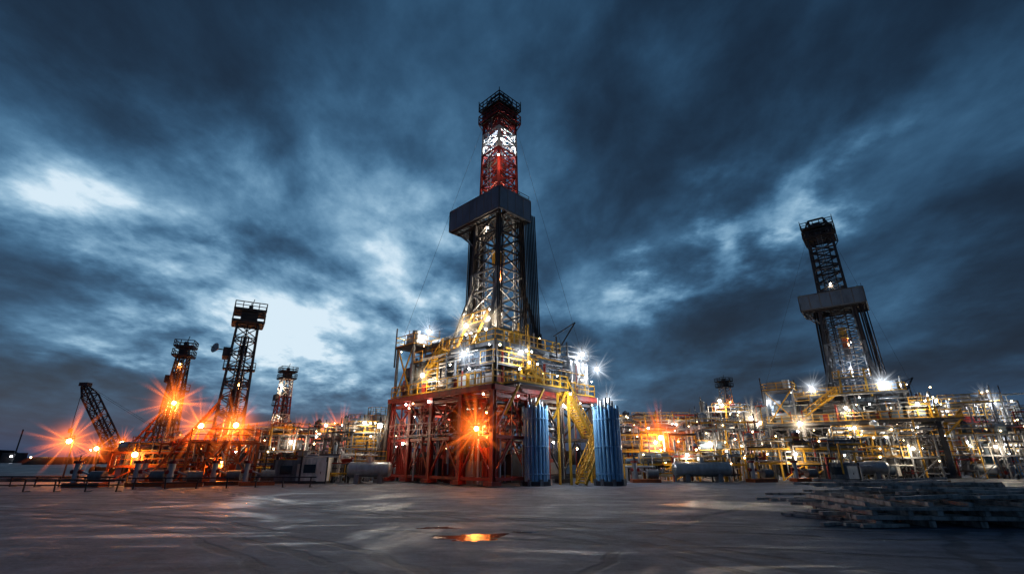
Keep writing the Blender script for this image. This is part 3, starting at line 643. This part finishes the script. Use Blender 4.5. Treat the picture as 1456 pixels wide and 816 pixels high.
# ---------------------------------------------------------------- ground
def ground_mat():
    m=bpy.data.materials.new('wet_concrete_yard'); m.use_nodes=True; nt=m.node_tree;N=nt.nodes;L=nt.links; bs=N['Principled BSDF']
    tc=N.new('ShaderNodeTexCoord'); P=tc.outputs['Object']
    def noise(s,d=6,ro=.6,dist=0,sc=None,rot=0):
        n=N.new('ShaderNodeTexNoise'); n.inputs['Scale'].default_value=s;n.inputs['Detail'].default_value=d;n.inputs['Roughness'].default_value=ro;n.inputs['Distortion'].default_value=dist
        if sc:
            mp=N.new('ShaderNodeMapping'); mp.inputs['Scale'].default_value=sc; mp.inputs['Rotation'].default_value=(0,0,rot); L.new(P,mp.inputs[0]); L.new(mp.outputs[0],n.inputs['Vector'])
        else: L.new(P,n.inputs['Vector'])
        return n.outputs['Fac']
    def M(op,a,b=None,c=None,clamp=False):
        n=N.new('ShaderNodeMath'); n.operation=op; n.use_clamp=clamp
        for i,v in enumerate((a,b,c)):
            if v is None: continue
            if isinstance(v,(int,float)): n.inputs[i].default_value=v
            else: L.new(v,n.inputs[i])
        return n.outputs[0]
    def ss(v,a,b):
        n=N.new('ShaderNodeMapRange'); n.interpolation_type='SMOOTHSTEP'; n.inputs[1].default_value=a;n.inputs[2].default_value=b; L.new(v,n.inputs[0]); return n.outputs[0]
    big=noise(.13,8,.65,.8); mid=noise(.7,10,.7,.3); fine=noise(7,9,.78); streak=noise(.55,10,.72,.5,sc=(.4,1.7,1),rot=.25)
    wob=noise(.25,3,.5)
    tracks=None
    for cx,cy,rads in((-30,-12,(34,35.,36.1,41,42.,43.1)),(18,62,(46,46.6,48.1,51)),(60,-20,(57,58,59.1,66))):
        v=N.new('ShaderNodeVectorMath');v.operation='DISTANCE';v.inputs[1].default_value=(cx,cy,0);L.new(P,v.inputs[0])
        d=M('MULTIPLY_ADD',wob,2.0,v.outputs['Value'])
        for r_ in rads:
            a=M('ABSOLUTE',M('SUBTRACT',d,r_+1)); t=M('SUBTRACT',1,ss(a,.1,.25)); tracks=t if tracks is None else M('MAXIMUM',tracks,t)
    tracks=M('MULTIPLY',tracks,ss(noise(.5,6,.7),.35,.55))
    wet=M('MAXIMUM',ss(big,.5,.64),M('MULTIPLY',ss(streak,.53,.62),.8))
    cr=N.new('ShaderNodeValToRGB'); e=cr.color_ramp.elements; e[0].position=.38;e[0].color=(.022,.03,.046,1);e[1].position=.64;e[1].color=(.23,.26,.33,1)
    mixv=M('ADD',M('MULTIPLY',mid,.38),M('ADD',M('MULTIPLY',streak,.32),M('MULTIPLY',fine,.3))); L.new(mixv,cr.inputs[0])
    k=M('SUBTRACT',1,M('ADD',M('MULTIPLY',wet,.4),M('MULTIPLY',tracks,.5)),clamp=True)
    vm=N.new('ShaderNodeVectorMath');vm.operation='SCALE';L.new(cr.outputs[0],vm.inputs[0]);L.new(k,vm.inputs['Scale']);L.new(vm.outputs[0],bs.inputs['Base Color'])
    ro=M('SUBTRACT',M('MULTIPLY_ADD',fine,.5,.5),M('MULTIPLY',wet,.42)); ro=M('MAXIMUM',ro,.2); L.new(ro,bs.inputs['Roughness'])
    bs.inputs['Specular IOR Level'].default_value=.4
    bp=N.new('ShaderNodeBump'); bp.inputs['Strength'].default_value=.95; bp.inputs['Distance'].default_value=.11
    h=M('SUBTRACT',M('ADD',M('MULTIPLY',mid,.8),M('ADD',M('MULTIPLY',fine,.32),M('MULTIPLY',streak,.5))),M('MULTIPLY',tracks,.35))
    L.new(h,bp.inputs['Height']); L.new(bp.outputs[0],bs.inputs['Normal'])
    return m
me=bpy.data.meshes.new('ground'); s=3000
me.from_pydata([(-s,-s,0),(s,-s,0),(s,s,0),(-s,s,0)],[],[(0,1,2,3)]); me.materials.append(ground_mat())
o=bpy.data.objects.new('ground',me); scene.collection.objects.link(o)
m=bpy.data.materials.new('still_water'); m.use_nodes=True; bs=m.node_tree.nodes['Principled BSDF']; bs.inputs['Base Color'].default_value=(.015,.013,.012,1); bs.inputs['Roughness'].default_value=.06
nn=m.node_tree.nodes.new('ShaderNodeTexNoise'); nn.inputs['Scale'].default_value=7; nn.inputs['Detail'].default_value=4; bb=m.node_tree.nodes.new('ShaderNodeBump'); bb.inputs['Strength'].default_value=.5; bb.inputs['Distance'].default_value=.03
tcc=m.node_tree.nodes.new('ShaderNodeTexCoord'); m.node_tree.links.new(tcc.outputs['Object'],nn.inputs['Vector'])
m.node_tree.links.new(nn.outputs[0],bb.inputs['Height']); m.node_tree.links.new(bb.outputs[0],bs.inputs['Normal'])
def puddle(x,y,rx,ry,seed):
    r=random.Random(seed);n=72;ph=[r.uniform(0,6.28) for _ in range(6)]
    vs=[(0,0,0)]
    for i in range(n):
        a=2*math.pi*i/n; q=1+.2*math.sin(2*a+ph[0])+.18*math.sin(3*a+ph[1])+.16*math.sin(5*a+ph[2])+.13*math.sin(9*a+ph[3])+.08*math.sin(15*a+ph[4])
        vs.append((rx*q*math.cos(a),ry*q*math.sin(a),0))
    me=bpy.data.meshes.new('puddle'); me.from_pydata(vs,[],[(0,i+1,(i+1)%n+1) for i in range(n)]); me.materials.append(m)
    o=bpy.data.objects.new('puddle',me); o.location=(x,y,.004); scene.collection.objects.link(o)
puddle(-1.1,14.6,.8,.7,1); puddle(-2.3,16.5,.5,.25,3); puddle(.4,15.6,.3,.15,8)
# ---------------------------------------------------------------- world
w=bpy.data.worlds.new('World'); scene.world=w; w.use_nodes=True; nt=w.node_tree;N=nt.nodes;L=nt.links; N.clear()
def M(op,a,b=None,c=None,clamp=False):
    n=N.new('ShaderNodeMath'); n.operation=op; n.use_clamp=clamp
    for i,v in enumerate((a,b,c)):
        if v is None: continue
        if isinstance(v,(int,float)): n.inputs[i].default_value=v
        else: L.new(v,n.inputs[i])
    return n.outputs[0]
tc=N.new('ShaderNodeTexCoord'); sp=N.new('ShaderNodeSeparateXYZ'); L.new(tc.outputs['Generated'],sp.inputs[0]); X,Y,Z=sp.outputs
az=M('ARCTAN2',X,Y); el=M('ARCSINE',Z)
zz=M('ADD',M('MAXIMUM',Z,0),.22)
cb=N.new('ShaderNodeCombineXYZ'); L.new(M('DIVIDE',X,zz),cb.inputs[0]); L.new(M('DIVIDE',Y,zz),cb.inputs[1])
def noise(s,d,ro,dist,rot=0,sc=(1,1,1),loc=(0,0,0)):
    mp=N.new('ShaderNodeMapping'); mp.inputs['Scale'].default_value=sc; mp.inputs['Rotation'].default_value=(0,0,rot); mp.inputs['Location'].default_value=loc
    L.new(cb.outputs[0],mp.inputs[0]); n=N.new('ShaderNodeTexNoise'); n.inputs['Scale'].default_value=s;n.inputs['Detail'].default_value=d;n.inputs['Roughness'].default_value=ro;n.inputs['Distortion'].default_value=dist
    L.new(mp.outputs[0],n.inputs['Vector']); return n
n1=noise(1.25,9,.53,.25,.4,(1,.8,1),(3.1,1.2,0)).outputs['Fac']
n3=noise(4.6,8,.6,.15,.5,(1,.65,1),(1,5,2)).outputs['Fac']
wn=noise(1.9,7,.56,0,0,(1,1,1),(11,3,4)).outputs['Color']; ws=N.new('ShaderNodeSeparateXYZ'); L.new(wn,ws.inputs[0])
azw=M('MULTIPLY_ADD',M('SUBTRACT',ws.outputs[0],.5),.85,az); elw=M('MULTIPLY_ADD',M('SUBTRACT',ws.outputs[1],.5),.42,el)
G=None
for a0,e0,sa,se,rt,wt in((-24,14,13,4.5,-10,.52),(-37,18,8,3.5,0,.28),(-14,22,5,8,20,.34),(24,23,12,2.0,19,.44),(31,42,9,8,0,.2),(-33,31,8,4,0,.2),(-14,10,12,2.4,-8,.2),(-19,19,26,12,0,.2),(4,34,14,9,0,.1)):
    dx=M('SUBTRACT',azw,rad(a0)); dy=M('SUBTRACT',elw,rad(e0)); c,s_=math.cos(rad(rt)),math.sin(rad(rt))
    u=M('DIVIDE',M('ADD',M('MULTIPLY',dx,c),M('MULTIPLY',dy,s_)),rad(sa)); v=M('DIVIDE',M('SUBTRACT',M('MULTIPLY',dy,c),M('MULTIPLY',dx,s_)),rad(se))
    g=M('MULTIPLY',M('EXPONENT',M('MULTIPLY',M('ADD',M('MULTIPLY',u,u),M('MULTIPLY',v,v)),-.5)),wt)
    G=g if G is None else M('ADD',G,g)
s1=N.new('ShaderNodeMapRange'); s1.interpolation_type='SMOOTHSTEP'; s1.inputs[1].default_value=.36; s1.inputs[2].default_value=.64; s1.inputs[3].default_value=-.5; s1.inputs[4].default_value=.5; L.new(n1,s1.inputs[0])
f=M('ADD',M('MULTIPLY',s1.outputs[0],.46),M('MULTIPLY',M('SUBTRACT',n3,.5),.75))
amp=M('MULTIPLY_ADD',G,1.2,.6)
B=M('ADD',M('ADD',M('MULTIPLY',f,amp),G),.19)
cr=N.new('ShaderNodeValToRGB'); cr.color_ramp.interpolation='B_SPLINE'; es=cr.color_ramp.elements
es[0].position=0;es[0].color=(.005,.014,.031,1);es[1].position=1.;es[1].color=(.74,.87,.96,1)
for p,c in((.2,(.010,.031,.066)),(.42,(.028,.09,.18)),(.62,(.09,.23,.39)),(.84,(.34,.55,.72))):
    e=es.new(p); e.color=(*c,1)
L.new(B,cr.inputs[0])
hz=N.new('ShaderNodeMapRange'); hz.inputs[1].default_value=0;hz.inputs[2].default_value=.15;hz.inputs[3].default_value=.8;hz.inputs[4].default_value=0; L.new(Z,hz.inputs[0])
mx=N.new('ShaderNodeMix');mx.data_type='RGBA';mx.inputs[7].default_value=(.024,.056,.115,1);L.new(hz.outputs[0],mx.inputs[0]);L.new(cr.outputs[0],mx.inputs[6])
bg=N.new('ShaderNodeBackground'); L.new(mx.outputs[2],bg.inputs[0]); bg.inputs[1].default_value=1.
sky=N.new('ShaderNodeTexSky'); sky.sky_type='NISHITA'; sky.sun_disc=False; sky.sun_elevation=rad(-2); sky.sun_rotation=rad(-27)
bg2=N.new('ShaderNodeBackground'); L.new(sky.outputs[0],bg2.inputs[0]); bg2.inputs[1].default_value=.05
ad=N.new('ShaderNodeAddShader'); L.new(bg.outputs[0],ad.inputs[0]); L.new(bg2.outputs[0],ad.inputs[1])
ow=N.new('ShaderNodeOutputWorld'); L.new(ad.outputs[0],ow.inputs[0])
sl=bpy.data.lights.new('twilight_sun','SUN'); sl.energy=.2; sl.angle=rad(20); sl.color=(.8,.9,1)
so=bpy.data.objects.new('twilight_sun',sl); scene.collection.objects.link(so)
d=Vector((math.sin(rad(-27))*math.cos(rad(17)),math.cos(rad(-27))*math.cos(rad(17)),math.sin(rad(17)))); so.rotation_euler=d.to_track_quat('Z','Y').to_euler()
# ---------------------------------------------------------------- camera
cd=bpy.data.cameras.new('camera'); cd.sensor_width=36; cd.lens=680/1456*36; cd.clip_end=8000; cd.clip_start=.1
co=bpy.data.objects.new('camera',cd); co.location=(0,0,2); co.rotation_euler=(rad(90+19.8),0,0); scene.collection.objects.link(co); scene.camera=co
